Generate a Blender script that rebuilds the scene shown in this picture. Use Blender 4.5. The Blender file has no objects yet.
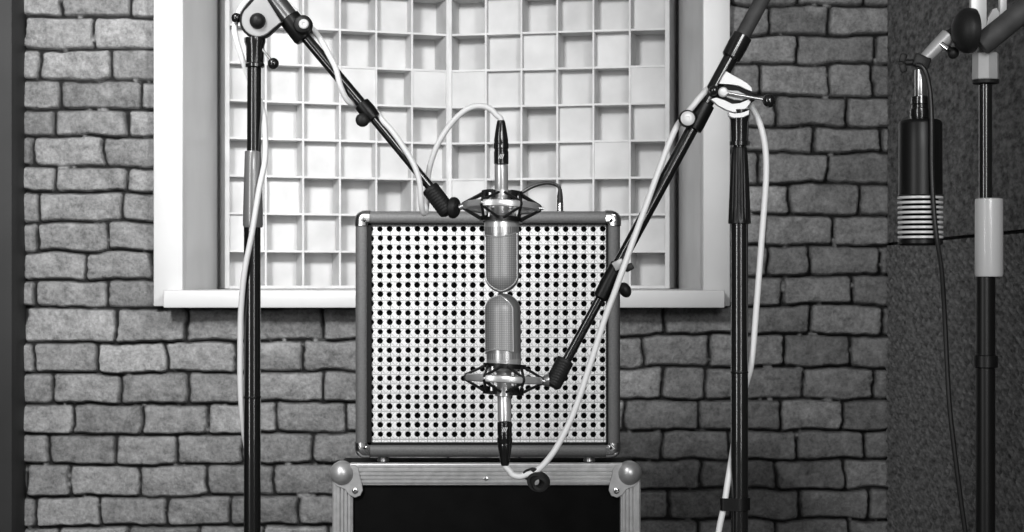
import bpy, bmesh, math, random
import numpy as np
from mathutils import Vector, Matrix

random.seed(7)
RNG = np.random.default_rng(11)
F = 1890.0            # focal length in pixels of a 1024 wide frame
CZ = 1.05             # camera height
HOR = 280             # horizon line of the photograph
DW = 4.5              # distance of the brick wall
DM = 2.52             # distance of the microphones and their stands
DA = 3.40             # distance of the amplifier front
DC = 2.60             # distance of the third stand
scene = bpy.context.scene
COL = scene.collection

def P(px, py, d):
    return Vector(((px - 512) / F * d, d, CZ - (py - HOR) / F * d))

# ------------------------------------------------------------------ materials
def mat(name, g, rough=.5, metal=0.0, coat=0.0, spec=.5, noise=None, bump=None):
    m = bpy.data.materials.new(name); m.use_nodes = True
    nt = m.node_tree; b = nt.nodes['Principled BSDF']
    b.inputs['Base Color'].default_value = (g, g, g, 1)
    b.inputs['Roughness'].default_value = rough
    b.inputs['Metallic'].default_value = metal
    b.inputs['Coat Weight'].default_value = coat
    b.inputs['Specular IOR Level'].default_value = spec
    tc = nt.nodes.new('ShaderNodeTexCoord')
    if noise:                      # (scale, low grey, high grey)
        n = nt.nodes.new('ShaderNodeTexNoise'); n.inputs['Scale'].default_value = noise[0]
        n.inputs['Detail'].default_value = 6
        r = nt.nodes.new('ShaderNodeMapRange')
        r.inputs['From Min'].default_value = .3; r.inputs['From Max'].default_value = .7
        r.inputs['To Min'].default_value = noise[1]; r.inputs['To Max'].default_value = noise[2]
        nt.links.new(tc.outputs['Object'], n.inputs['Vector'])
        nt.links.new(n.outputs['Fac'], r.inputs['Value'])
        nt.links.new(r.outputs['Result'], b.inputs['Base Color'])
    if bump:                       # (scale, strength, distance)
        n = nt.nodes.new('ShaderNodeTexNoise'); n.inputs['Scale'].default_value = bump[0]
        n.inputs['Detail'].default_value = 4
        k = nt.nodes.new('ShaderNodeBump'); k.inputs['Strength'].default_value = bump[1]
        k.inputs['Distance'].default_value = bump[2]
        nt.links.new(tc.outputs['Object'], n.inputs['Vector'])
        nt.links.new(n.outputs['Fac'], k.inputs['Height'])
        nt.links.new(k.outputs['Normal'], b.inputs['Normal'])
    return m

M = {}
M['black_gloss'] = mat('black_gloss', .008, .22, 0, .6)
M['black_satin'] = mat('black_satin', .006, .38, spec=.3)
M['black_rubber'] = mat('black_rubber', .012, .5, spec=.3, bump=(90, .2, .002))
M['grey_sleeve'] = mat('grey_sleeve', .22, .3, .3, .3)
M['dark_metal'] = mat('dark_metal', .2, .3, .85)
M['foam_grey'] = mat('foam_grey', .05, .65, noise=(60, .035, .06))
M['chrome'] = mat('chrome', .8, .2, 1)
M['silver'] = mat('silver', .78, .28, 1)
M['plate'] = mat('plate', .4, .4, .15, noise=(40, .36, .44))
M['plate_bright'] = mat('plate_bright', .66, .35, .1)
M['nickel'] = mat('nickel', .45, .32, .75)
M['alu'] = mat('alu', .5, .36, .6, noise=(70, .42, .56))
M['satin_silver'] = mat('satin_silver', .68, .3, .6)
M['black_matte'] = mat('black_matte', .005, .6, spec=.2)
M['white_cable'] = mat('white_cable', .86, .42)
M['black_cable'] = mat('black_cable', .012, .4)
M['white_paint'] = mat('white_paint', .5, .45, noise=(6, .47, .53), bump=(30, .06, .003))
M['plaster'] = mat('plaster', .5, .7)
M['wood'] = mat('wood', .52, .6, noise=(14, .45, .58), bump=(50, .05, .002))
M['wood_well'] = mat('wood_well', .5, .62, noise=(9, .42, .56))
M['tolex'] = mat('tolex', .12, .5, noise=(300, .10, .14), bump=(900, .35, .001))
M['case_panel'] = mat('case_panel', .003, .6, spec=.04, noise=(25, .0022, .004))
M['void'] = mat('void', .004, .9, spec=.05)
M['pillar'] = mat('pillar', .022, .6, spec=.2, noise=(5, .019, .026))
M['floor'] = mat('floor', .07, .6, noise=(8, .05, .09))
M['ceiling'] = mat('ceiling', .35, .8)
M['side'] = mat('side', .04, .9)
M['milky'] = mat('milky', .5, .35, 0, .2)
M['white_mark'] = mat('white_mark', .75, .5)
M['velcro'] = mat('velcro', .012, .8, bump=(300, .5, .002))

def brick_mat():
    m = bpy.data.materials.new('brick'); m.use_nodes = True
    nt = m.node_tree; b = nt.nodes['Principled BSDF']; N = nt.nodes.new; L = nt.links.new
    a = N('ShaderNodeAttribute'); a.attribute_name = 'tone'
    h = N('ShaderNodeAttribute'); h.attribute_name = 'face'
    tc = N('ShaderNodeTexCoord')
    n1 = N('ShaderNodeTexNoise'); n1.inputs['Scale'].default_value = 34; n1.inputs['Detail'].default_value = 7; n1.inputs['Roughness'].default_value = .65
    n2 = N('ShaderNodeTexNoise'); n2.inputs['Scale'].default_value = 13; n2.inputs['Detail'].default_value = 5
    n3 = N('ShaderNodeTexNoise'); n3.inputs['Scale'].default_value = 130; n3.inputs['Detail'].default_value = 5; n3.inputs['Roughness'].default_value = .7
    for n in (n1, n2, n3): L(tc.outputs['Object'], n.inputs['Vector'])
    r1 = N('ShaderNodeMapRange'); r1.inputs['From Min'].default_value = .34; r1.inputs['From Max'].default_value = .66
    r1.inputs['To Min'].default_value = .45; r1.inputs['To Max'].default_value = 1.55
    mm = N('ShaderNodeMix'); mm.data_type = 'FLOAT'; mm.inputs[0].default_value = .5
    L(n1.outputs['Fac'], mm.inputs[2]); L(n3.outputs['Fac'], mm.inputs[3]); L(mm.outputs[0], r1.inputs['Value'])
    # pale lime patches
    r2 = N('ShaderNodeMapRange'); r2.inputs['From Min'].default_value = .62; r2.inputs['From Max'].default_value = .76
    r2.inputs['To Min'].default_value = 0; r2.inputs['To Max'].default_value = .10
    L(n2.outputs['Fac'], r2.inputs['Value'])
    mul = N('ShaderNodeMath'); mul.operation = 'MULTIPLY'; L(a.outputs['Fac'], mul.inputs[0]); L(r1.outputs['Result'], mul.inputs[1])
    add = N('ShaderNodeMath'); add.operation = 'ADD'; L(mul.outputs[0], add.inputs[0]); L(r2.outputs['Result'], add.inputs[1])
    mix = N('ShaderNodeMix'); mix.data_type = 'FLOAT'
    L(h.outputs['Fac'], mix.inputs[0]); mix.inputs[2].default_value = .008; L(add.outputs[0], mix.inputs[3])  # joints near black: shade between the bricks is put into the mortar colour
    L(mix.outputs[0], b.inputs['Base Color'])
    bp = N('ShaderNodeBump'); bp.inputs['Strength'].default_value = .9; bp.inputs['Distance'].default_value = .006
    L(mm.outputs[0], bp.inputs['Height']); L(bp.outputs['Normal'], b.inputs['Normal'])
    b.inputs['Roughness'].default_value = .8; b.inputs['Specular IOR Level'].default_value = .25
    return m
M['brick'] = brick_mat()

def weave_mat(name, pitch, lo, hi, width=.09, metal=0.0, rough=.55):
    """fine woven strands: dark creases on the cell borders and between the strands"""
    m = bpy.data.materials.new(name); m.use_nodes = True
    nt = m.node_tree; b = nt.nodes['Principled BSDF']; N = nt.nodes.new; L = nt.links.new
    tc = N('ShaderNodeTexCoord'); sp = N('ShaderNodeSeparateXYZ'); L(tc.outputs['Object'], sp.inputs[0])
    def op(o, a, bb=None):
        n = N('ShaderNodeMath'); n.operation = o
        for i, v in enumerate((a, bb)):
            if v is None: continue
            if isinstance(v, (int, float)): n.inputs[i].default_value = v
            else: L(v, n.inputs[i])
        return n.outputs[0]
    lines = []
    for ax in ('X', 'Z'):
        t = op('FRACT', op('DIVIDE', sp.outputs[ax], pitch))
        lines.append(op('LESS_THAN', op('ABSOLUTE', op('SUBTRACT', t, .5)), width / 2))
    for sg in ('ADD', 'SUBTRACT'):
        t = op('FRACT', op('DIVIDE', op(sg, sp.outputs['X'], sp.outputs['Z']), pitch))
        lines.append(op('MULTIPLY', op('LESS_THAN', op('ABSOLUTE', op('SUBTRACT', t, .5)), width / 2), .6))
    s = op('MAXIMUM', op('MAXIMUM', lines[0], lines[1]), op('MAXIMUM', lines[2], lines[3]))
    mix = N('ShaderNodeMix'); mix.data_type = 'FLOAT'
    L(s, mix.inputs[0]); mix.inputs[2].default_value = hi; mix.inputs[3].default_value = lo
    L(mix.outputs[0], b.inputs['Base Color'])
    b.inputs['Roughness'].default_value = rough; b.inputs['Metallic'].default_value = metal
    return m
PITCH = 9.3 * DA / F
M['cane'] = weave_mat('cane', PITCH, .34, .80, .11)
M['mesh'] = weave_mat('mesh', .0024, .26, .46, .30, .3, .45)

def foam_mat(name, lo, hi, scale):
    m = mat(name, lo, .95, spec=.1, noise=(scale, lo, hi), bump=(scale * 1.3, .8, .006))
    nt = m.node_tree; tc = [n for n in nt.nodes if n.type == 'TEX_COORD'][0]
    mp = nt.nodes.new('ShaderNodeMapping'); mp.inputs['Scale'].default_value = (1, .36, 1); mp.inputs['Rotation'].default_value = (.35, 0, 0)
    nt.links.new(tc.outputs['Object'], mp.inputs['Vector'])
    for n in nt.nodes:
        if n.type == 'TEX_NOISE': nt.links.new(mp.outputs['Vector'], n.inputs['Vector'])
    return m
M['foam_lower'] = foam_mat('foam_lower', .06, .21, 80)
M['foam_upper'] = foam_mat('foam_upper', .05, .21, 95)

# ------------------------------------------------------------------ mesh helpers
def frame_of(d):
    d = d.normalized()
    a = Vector((0, -1, 0)) if abs(d.y) < .9 else Vector((1, 0, 0))
    u = (a - d * a.dot(d)).normalized()
    return u, d.cross(u)

def spline(pts, k=8):
    pts = [Vector(p) for p in pts]
    q = [pts[0] * 2 - pts[1]] + pts + [pts[-1] * 2 - pts[-2]]
    out = []
    for i in range(1, len(q) - 2):
        p0, p1, p2, p3 = q[i - 1:i + 3]
        for j in range(k):
            t = j / k
            out.append(.5 * ((2 * p1) + (p2 - p0) * t + (2 * p0 - 5 * p1 + 4 * p2 - p3) * t * t + (3 * p1 - p0 - 3 * p2 + p3) * t ** 3))
    out.append(pts[-1]); return out

class MB:
    def __init__(s): s.v = []; s.f = []
    def add(s, vs, fs):
        o = len(s.v); s.v += [tuple(v) for v in vs]; s.f += [tuple(i + o for i in f) for f in fs]; return s
    def lathe(s, p0, p1, prof, n=32, a0=0.0, a1=None, cap=True, refdir=None):
        """prof: (t along p0->p1 in metres from p0, radius)."""
        p0 = Vector(p0); d = (Vector(p1) - p0).normalized()
        u, w = frame_of(d)
        if refdir is not None:
            u = (refdir - d * refdir.dot(d)).normalized(); w = d.cross(u)
        full = a1 is None
        angs = [2 * math.pi * i / n for i in range(n)] if full else [a0 + (a1 - a0) * i / n for i in range(n + 1)]
        m = len(angs); vs = []; fs = []
        for t, r in prof:
            for a in angs: vs.append(p0 + d * t + (u * math.cos(a) + w * math.sin(a)) * r)
        for i in range(len(prof) - 1):
            for j in range(m if full else m - 1):
                k = (j + 1) % m
                fs.append((i * m + j, i * m + k, (i + 1) * m + k, (i + 1) * m + j))
        if full and cap:
            fs.append(tuple(range(m))); fs.append(tuple((len(prof) - 1) * m + i for i in range(m)))
        return s.add(vs, fs)
    def cyl(s, p0, p1, r0, r1=None, n=28, bev=0.0):
        r1 = r0 if r1 is None else r1
        L = (Vector(p1) - Vector(p0)).length
        if bev: pr = [(0, r0 - bev), (bev * .3, r0 - bev * .3), (bev, r0), (L - bev, r1), (L - bev * .3, r1 - bev * .3), (L, r1 - bev)]
        else: pr = [(0, r0), (L, r1)]
        return s.lathe(p0, p1, pr, n)
    def ball(s, c, r, n=24, axis=(0, 0, 1), squash=1.0):
        c = Vector(c); ax = Vector(axis).normalized()
        pr = [(r * squash * (1 - math.cos(math.pi * i / 14)), max(r * math.sin(math.pi * i / 14), r * .02)) for i in range(15)]
        return s.lathe(c - ax * r * squash, c + ax * r * squash, pr, n)
    def tube(s, pts, r, n=12, closed=False):
        pts = [Vector(p) for p in pts]; N = len(pts)
        rs = r if isinstance(r, (list, tuple)) else [r] * N
        vs = []; fs = []; u = None
        for i, p in enumerate(pts):
            if closed: t = pts[(i + 1) % N] - pts[i - 1]
            else: t = pts[min(i + 1, N - 1)] - pts[max(i - 1, 0)]
            t.normalize()
            if u is None: u, w = frame_of(t)
            else:
                u = (u - t * u.dot(t)).normalized(); w = t.cross(u)
            for j in range(n):
                a = 2 * math.pi * j / n
                vs.append(p + (u * math.cos(a) + w * math.sin(a)) * rs[i])
        for i in range(N if closed else N - 1):
            a, b = i * n, ((i + 1) % N) * n
            for j in range(n):
                k = (j + 1) % n; fs.append((a + j, a + k, b + k, b + j))
        if not closed:
            fs.append(tuple(range(n))); fs.append(tuple((N - 1) * n + j for j in range(n)))
        return s.add(vs, fs)
    def box(s, c, size, rot=None, bev=0.0, seg=2):
        bm = bmesh.new(); bmesh.ops.create_cube(bm, size=1)
        for v in bm.verts: v.co = Vector((v.co.x * size[0], v.co.y * size[1], v.co.z * size[2]))
        if bev: bmesh.ops.bevel(bm, geom=bm.edges[:], offset=bev, segments=seg, profile=.5, affect='EDGES')
        R = rot if rot is not None else Matrix.Identity(3); c = Vector(c)
        bm.verts.index_update()
        s.add([R @ v.co + c for v in bm.verts], [[v.index for v in f.verts] for f in bm.faces]); bm.free()
        return s
    def box2(s, a, b, bev=0.0, seg=2):
        a, b = Vector(a), Vector(b)
        return s.box((a + b) / 2, [abs(x) for x in (b - a)], None, bev, seg)
    def prism(s, poly, depth, bev=0.0):
        """poly: points facing the room (-y); extruded to +y by depth"""
        n = len(poly); poly = [Vector(p) for p in poly]; c = sum(poly, Vector()) / n
        if bev:
            inn = [p + (c - p).normalized() * bev for p in poly]
            vs = inn + [p + Vector((0, bev, 0)) for p in poly] + [p + Vector((0, depth, 0)) for p in poly]
            rings = 3
        else:
            vs = poly + [p + Vector((0, depth, 0)) for p in poly]; rings = 2
        fs = [tuple(range(n)), tuple((rings - 1) * n + i for i in range(n))]
        for k in range(rings - 1):
            for i in range(n):
                j = (i + 1) % n; fs.append((k * n + i, k * n + j, (k + 1) * n + j, (k + 1) * n + i))
        return s.add(vs, fs)
    def build(s, name, m, parent=None, angle=35, recalc=True, label=None):
        o0 = WLOC.get(parent.name, Vector()) if parent else Vector()
        me = bpy.data.meshes.new(name)
        me.from_pydata([tuple(Vector(v) - o0) for v in s.v], [], s.f)
        if recalc:
            bm = bmesh.new(); bm.from_mesh(me); bmesh.ops.recalc_face_normals(bm, faces=bm.faces[:]); bm.to_mesh(me); bm.free()
        me.materials.append(m)
        me.polygons.foreach_set('use_smooth', [True] * len(me.polygons))
        me.set_sharp_from_angle(angle=math.radians(angle))
        o = bpy.data.objects.new(name, me); COL.objects.link(o)
        if parent: o.parent = parent
        if label: o['label'] = label
        WLOC[o.name] = o0.copy()
        return o
WLOC = {}

def thing(name, loc, label, cat, group=None):
    o = bpy.data.objects.new(name, None); COL.objects.link(o); o.location = loc
    o.empty_display_size = .05
    o['label'] = label; o['category'] = cat
    if group: o['group'] = group
    WLOC[o.name] = Vector(loc); return o
def tag(o, label, cat, group=None):
    o['label'] = label; o['category'] = cat
    if group: o['group'] = group
    return o
def struct(o): o['kind'] = 'structure'; return o

# ------------------------------------------------------------------ brick wall
LY = [17.6, 50.8, 81.3, 110, 137, 167.6, 192.5, 221.6, 251.7, 280.5, 308, 343, 373.4, 404, 434, 464.6, 496.6, 526]
RY = [5.6, 36, 64.3, 96.5, 127, 153, 184, 215, 245, 276, 305.5, 335, 367, 399, 430, 459.6, 489, 519]
LV = [[62.6, 131.4], [25, 95], [41, 112], [63, 141.5], [56.5, 128], [35.5, 105.6], [57.8, 128], [41, 123], [39.5, 109], [25, 88], [36.6, 107.7],
      [25.6, 116.7, 187, 254, 322.6], [34.5, 98.5, 167.5, 236.5, 303], [54, 120.7, 188.7, 258, 323.6], [74, 143, 209, 277, 345],
      [50, 116.7, 177, 244, 314], [28, 71.4, 141, 208, 274, 340], [37, 102, 168.5, 231.5, 298], [60, 130, 200, 265, 330]]
RV = [[795.5, 863], [767.8, 829], [736, 796, 875], [759, 828, 872], [775, 846], [744, 813], [758, 827], [789, 859], [764, 832], [767, 808, 878], [782, 851],
      [664, 737, 810], [643, 708, 783, 849], [663, 706, 803, 873], [698.5, 781, 841], [661.6, 729, 795.6, 864.5], [701, 776, 844],
      [668, 732, 799.5, 868.5], [696, 775, 849]]
def make_bricks():
    def vn(x, y, s, seed):
        g = np.random.default_rng(seed).random((256, 256)); X = x / s + 500; Y = y / s + 500
        i = np.floor(X).astype(int); j = np.floor(Y).astype(int); u = X - i; v = Y - j
        u = u * u * (3 - 2 * u); v = v * v * (3 - 2 * v)
        a = g[i % 256, j % 256]; b = g[(i + 1) % 256, j % 256]; c = g[i % 256, (j + 1) % 256]; d = g[(i + 1) % 256, (j + 1) % 256]
        return (a * (1 - u) + b * u) * (1 - v) + (c * (1 - u) + d * u) * v - .5
    ly, ry = list(LY), list(RY); lv, rv = list(LV), list(RV)
    rr = random.Random(3)
    while ly[0] > -430:
        ly.insert(0, ly[0] - 30.5); ry.insert(0, ry[0] - 30.5); lv.insert(0, [40 + rr.random() * 40, 115 + rr.random() * 20]); rv.insert(0, [770 + rr.random() * 40, 850])
    while ly[-1] < 760:
        ly.append(ly[-1] + 30.5); ry.append(ry[-1] + 30.5); lv.append([40 + rr.random() * 50]); rv.append([780 + rr.random() * 40])
    rows = []
    for a, b in zip(lv, rv):
        xs = list(a)
        gap = b[0] - a[-1]; n = max(1, round(gap / 69))
        for k in range(1, n): xs.append(a[-1] + gap * k / n + rr.uniform(-6, 6))
        xs += b
        while xs[-1] < 960: xs.append(xs[-1] + rr.uniform(58, 76))
        while xs[0] > -560: xs.insert(0, xs[0] - rr.uniform(58, 76))
        rows.append(np.array(xs))
    xa = np.concatenate([np.arange(-500, 6, 6.0), np.arange(6, 900, 1.2)])
    ya = np.concatenate([np.arange(-408, -6, 6.0), np.arange(-6, 545, 1.2), np.arange(545, 722, 1.8), [722]])
    X, Y = np.meshgrid(xa, ya)
    wx = X + vn(X, Y, 15, 1) * 4.0 + vn(X, Y, 5, 2) * 1.3
    wy = Y + vn(X, Y, 30, 3) * 4.0 + vn(X, Y, 9, 4) * 1.5
    t = np.clip((wx - 160) / 540, 0, 1)
    B = np.array(ly)[:, None, None] * (1 - t) + np.array(ry)[:, None, None] * t
    ri = (wy[None] > B).sum(0)
    ri = np.clip(ri, 0, len(ly) - 1)
    face = np.zeros_like(X); hgt = np.zeros_like(X); tone = np.zeros_like(X)
    for r in range(1, len(ly)):
        m = ri == r
        if not m.any(): continue
        x = wx[m]; y = wy[m]; top = B[r - 1][m]; bot = B[r][m]; xs = rows[r]
        k = np.clip(np.searchsorted(xs, x), 1, len(xs) - 1); x0 = xs[k - 1]; x1 = xs[k]
        hx = (x1 - x0) / 2; hy = (bot - top) / 2
        px = np.abs(x - (x0 + x1) / 2); py = np.abs(y - (top + bot) / 2)
        g = .95; rad = 3.6
        qx = px - (hx - g - rad); qy = py - (hy - g - rad)
        sd = np.hypot(np.maximum(qx, 0), np.maximum(qy, 0)) + np.minimum(np.maximum(qx, qy), 0) - rad
        rg = np.random.default_rng(r * 77 + 5); n = len(xs) + 2
        off = rg.uniform(-.0035, .0035, n)[k]; tn = np.clip(rg.normal(.172, .028, n), .115, .25)[k]
        tx = rg.uniform(-.004, .004, n)[k]; tz = rg.uniform(-.006, .006, n)[k]
        s = np.clip((-sd + .2) / 2.0, 0, 1); s = s * s * (3 - 2 * s)
        pil = np.clip(-sd / 9, 0, 1) ** .7
        hgt[m] = s * (.015 + off + tx * (x - (x0 + x1) / 2) / 34 + tz * (y - (top + bot) / 2) / 15 + .004 * pil)
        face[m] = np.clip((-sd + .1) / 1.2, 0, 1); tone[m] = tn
    rough = vn(X, Y, 12, 5) * .0045 + vn(X, Y, 5, 6) * .0025 + vn(X, Y, 2.4, 7) * .0012
    hgt = hgt + rough * (.35 + .65 * face)
    # smears of pale mortar left in the joints
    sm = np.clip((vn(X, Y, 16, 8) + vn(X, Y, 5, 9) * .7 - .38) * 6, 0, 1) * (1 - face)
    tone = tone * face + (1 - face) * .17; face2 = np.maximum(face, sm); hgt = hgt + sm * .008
    wxs = (X - 512) / F * DW; wzs = CZ - (Y - HOR) / F * DW
    nx, ny = len(xa), len(ya)
    co = np.stack([wxs, DW - hgt, wzs], -1).reshape(-1, 3)
    idx = np.arange(nx * ny).reshape(ny, nx)
    q = np.stack([idx[:-1, :-1], idx[1:, :-1], idx[1:, 1:], idx[:-1, 1:]], -1).reshape(-1, 4)
    cx = (X[:-1, :-1] + 1).reshape(-1); cy = (Y[:-1, :-1] + 1).reshape(-1)
    keep = ~((cx > 160) & (cx < 725) & (cy < 303) & (cy > -200))
    q = q[keep]
    me = bpy.data.meshes.new('wall_back')
    me.vertices.add(len(co)); me.vertices.foreach_set('co', co.reshape(-1))
    me.loops.add(q.size); me.loops.foreach_set('vertex_index', q.reshape(-1).astype(np.int32))
    me.polygons.add(len(q)); me.polygons.foreach_set('loop_start', np.arange(0, q.size, 4, dtype=np.int32))
    me.update(calc_edges=True); me.validate()
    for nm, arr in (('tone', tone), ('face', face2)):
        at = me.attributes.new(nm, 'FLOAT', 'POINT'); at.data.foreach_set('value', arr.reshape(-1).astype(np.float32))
    me.polygons.foreach_set('use_smooth', [True] * len(me.polygons))
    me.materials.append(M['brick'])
    o = bpy.data.objects.new('wall_back', me); COL.objects.link(o); struct(o)
make_bricks()

# ------------------------------------------------------------------ room shell
XL, XR, ZC = -2.35, .917, 2.68
struct(MB().box2((XL - .1, -1.5, -.1), (XR + .1, 5.4, 0)).build('floor', M['floor']))
struct(MB().box2((XL - .1, -1.5, ZC), (XR + .1, 5.4, ZC + .1)).build('ceiling', M['ceiling']))
struct(MB().box2((XL - .1, -1.5, 0), (XL, 4.5, ZC)).build('wall_left', M['side']))
struct(MB().box2((XR, -1.5, 0), (XR + .1, 4.6, ZC)).build('wall_right', M['side']))
pl = P(12, 0, 4.37)
struct(MB().box2((pl.x - .28, 4.37, 0), (pl.x, 4.5, ZC), .004).build('trim_1', M['pillar']))

# window: casing boards, deep jambs, sill
zt = P(0, -190, DW).z; zs = P(0, 306, DW).z
xo0, xi0 = P(157, 0, DW).x, P(183, 0, 4.46).x
xi1, xo1 = P(703, 0, 4.46).x, P(728, 0, DW).x
win = struct(MB().box2((xo0 - .0, 4.455, zs - .0), (xi0, 4.52, zt), .003).build('window_1', M['white_paint']))
b = MB().box2((xi1, 4.455, zs), (xo1, 4.52, zt), .003); b.box2((xi0, 4.455, zt - .075), (xi1, 4.52, zt), .003)
b.build('casing', M['white_paint'], win)
b = MB().box2((xi0 - .03, 4.5, zs), (xi0, 5.3, zt)); b.box2((xi1, 4.5, zs), (xi1 + .03, 5.3, zt)); b.box2((xi0, 4.5, zt - .075), (xi1, 5.3, zt - .04))
b.build('jamb', M['white_paint'], win)
MB().box2((xi0, 5.27, zs), (xi1, 5.3, zt)).build('back_board', M['plaster'], win)
s0, s1 = P(163, 290.2, 4.40), P(725, 308, 4.40)
b = MB().box2((s0.x, 4.40, s1.z), (s1.x, 4.455, s0.z), .004); b.box2((xi0, 4.45, s1.z + .01), (xi1, 5.3, s0.z))
sill = b.build('window_sill', M['white_paint'], win)

# ------------------------------------------------------------------ skyline diffusers standing on the sill
DEP = [[1, 1, 1.2, 2, 1, 2.6, 2.4, .5, 2.4, 1.5, 2, 1],
       [1, 1.2, 2, 2, 1.5, 3, 2.4, 1, .5, 2.4, 1, 3],
       [1, 1.4, 1.5, 0, 2, 0, 0, .5, .7, 1.2, 2, 0],
       [1.5, 2, 1, 1.5, 1.2, 2.4, 2.4, 1, 2.2, .5, 2.2, 1],
       [2, 1.8, 1, 1, .8, 1, 2.2, 1, 2.2, .6, 0, 2.5],
       [1, .8, 2, 2.2, 3, 1, 0, 1.5, 2, 1, 2, 2.4],
       [.2, 1.8, 1, 2, 1.5, .5, 2, 1, .2, 2, 1, .7],
       [2, 2, 2.2, 2, 1, 2.4, 1, 2, 1.3, .5, 2, 3]]
zb = s0.z + .001
def diffuser(A, Bp, c0, label):
    A, Bp = Vector(A), Vector(Bp); L = (Bp - A).length; ex = (Bp - A).normalized(); ez = Vector((0, 0, 1))
    en = Vector((ex.y, -ex.x, 0))
    if en.y > 0: en = -en                      # towards the room
    n, rows = 6, 12; p = L / n; pz = 36.2 / F * 5.15; w = .0055; full = .135
    t = thing('skyline_diffuser', (A + Bp) / 2 + Vector((0, 0, zb)) - en * .06, label, 'acoustic diffuser', 'wooden grid diffusers in the window')
    R = Matrix((ex, -en, ez)).transposed()
    def bx(m, x0, x1, z0, z1, y0, y1, bev=0):  # y: depth behind the front plane
        c = A + ex * (x0 + x1) / 2 - en * (y0 + y1) / 2 + ez * (zb + (z0 + z1) / 2)
        m.box(c, (x1 - x0, y1 - y0, z1 - z0), R, bev, 1)
    H = rows * pz; grid = MB(); fr = MB(); wells = MB()
    for i in range(1, n): bx(grid, i * p - w / 2, i * p + w / 2, .006, H - .006, 0, full, .0008)
    for k in range(1, rows): bx(grid, .004, L - .004, k * pz - w / 2, k * pz + w / 2, .001, full)
    fw = .0125
    bx(fr, -fw + .004, .004, 0, H, -.002, full + .01, .001); bx(fr, L - .004, L + fw - .004, 0, H, -.002, full + .01, .001)
    bx(fr, .004, L - .004, 0, .008, -.001, full + .01); bx(fr, .004, L - .004, H - .008, H, -.001, full + .01)
    rr = random.Random(c0 + 5)
    for k in range(rows):
        for i in range(n):
            d = DEP[7 - k][c0 + i] if k < 8 else rr.choice([0, .5, 1, 1.5, 2, 2.5, 3])
            y0 = .004 + d * .031
            bx(wells, i * p + w / 2, (i + 1) * p - w / 2, k * pz + w / 2, (k + 1) * pz - w / 2, y0, full + .005)
    grid.build('divider_grid', M['wood'], t); fr.build('frame', M['wood'], t); wells.build('well_blocks', M['wood_well'], t)
dl, dc, dr = P(228, 0, 4.934), P(449, 0, 5.15), P(666.5, 0, 5.02)
diffuser((dl.x, 4.934, 0), (dc.x - .004, 5.15, 0), 0, 'left pale wooden grid diffuser panel angled inward, standing on window sill behind the left stand')
diffuser((dc.x + .004, 5.15, 0), (dr.x, 5.02, 0), 6, 'right pale wooden grid diffuser panel angled inward, standing on window sill behind the amplifier')

# ------------------------------------------------------------------ acoustic foam on the right wall
def foam(name, z0, z1, m, amp, per, label, y1=4.478):
    ys = np.arange(1.6, y1, .0065); zs_ = np.arange(z0, z1 + .001, .0065)
    Yg, Zg = np.meshgrid(ys, zs_)
    h = amp * (np.sin((Yg + .35 * Zg) * 2 * math.pi / per) * np.sin((Zg - .35 * Yg) * 2 * math.pi / per))
    X = (XR - .028) + h
    nx, ny = len(ys), len(zs_)
    vs = np.stack([X, Yg, Zg], -1).reshape(-1, 3).tolist()
    fs = []
    for j in range(ny - 1):
        for i in range(nx - 1):
            a = j * nx + i; fs.append((a, a + 1, a + nx + 1, a + nx))
    b = MB(); b.add(vs, fs)
    # rim back to the wall
    rim = [j * nx + 0 for j in range(ny)] + [(ny - 1) * nx + i for i in range(1, nx)] + [j * nx + nx - 1 for j in range(ny - 2, -1, -1)] + [i for i in range(nx - 2, 0, -1)]
    base = [(XR - .0005, vs[k][1], vs[k][2]) for k in rim]; o = len(b.v); b.v += base; n = len(rim)
    for i in range(n):
        j = (i + 1) % n; b.f.append((rim[i], rim[j], o + j, o + i))
    tag(b.build(name, m, None, 60), label, 'acoustic panel')
zj = P(0, 231, 3.29).z
foam('acoustic_panel', .02, zj - .004, M['foam_lower'], .006, .034, 'lower dark egg-crate foam panel on right wall, below the horizontal joint')
foam('acoustic_panel', zj + .003, 2.5, M['foam_upper'], .0012, .03, 'upper dark speckled foam panel on right wall, above the horizontal joint')

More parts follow.
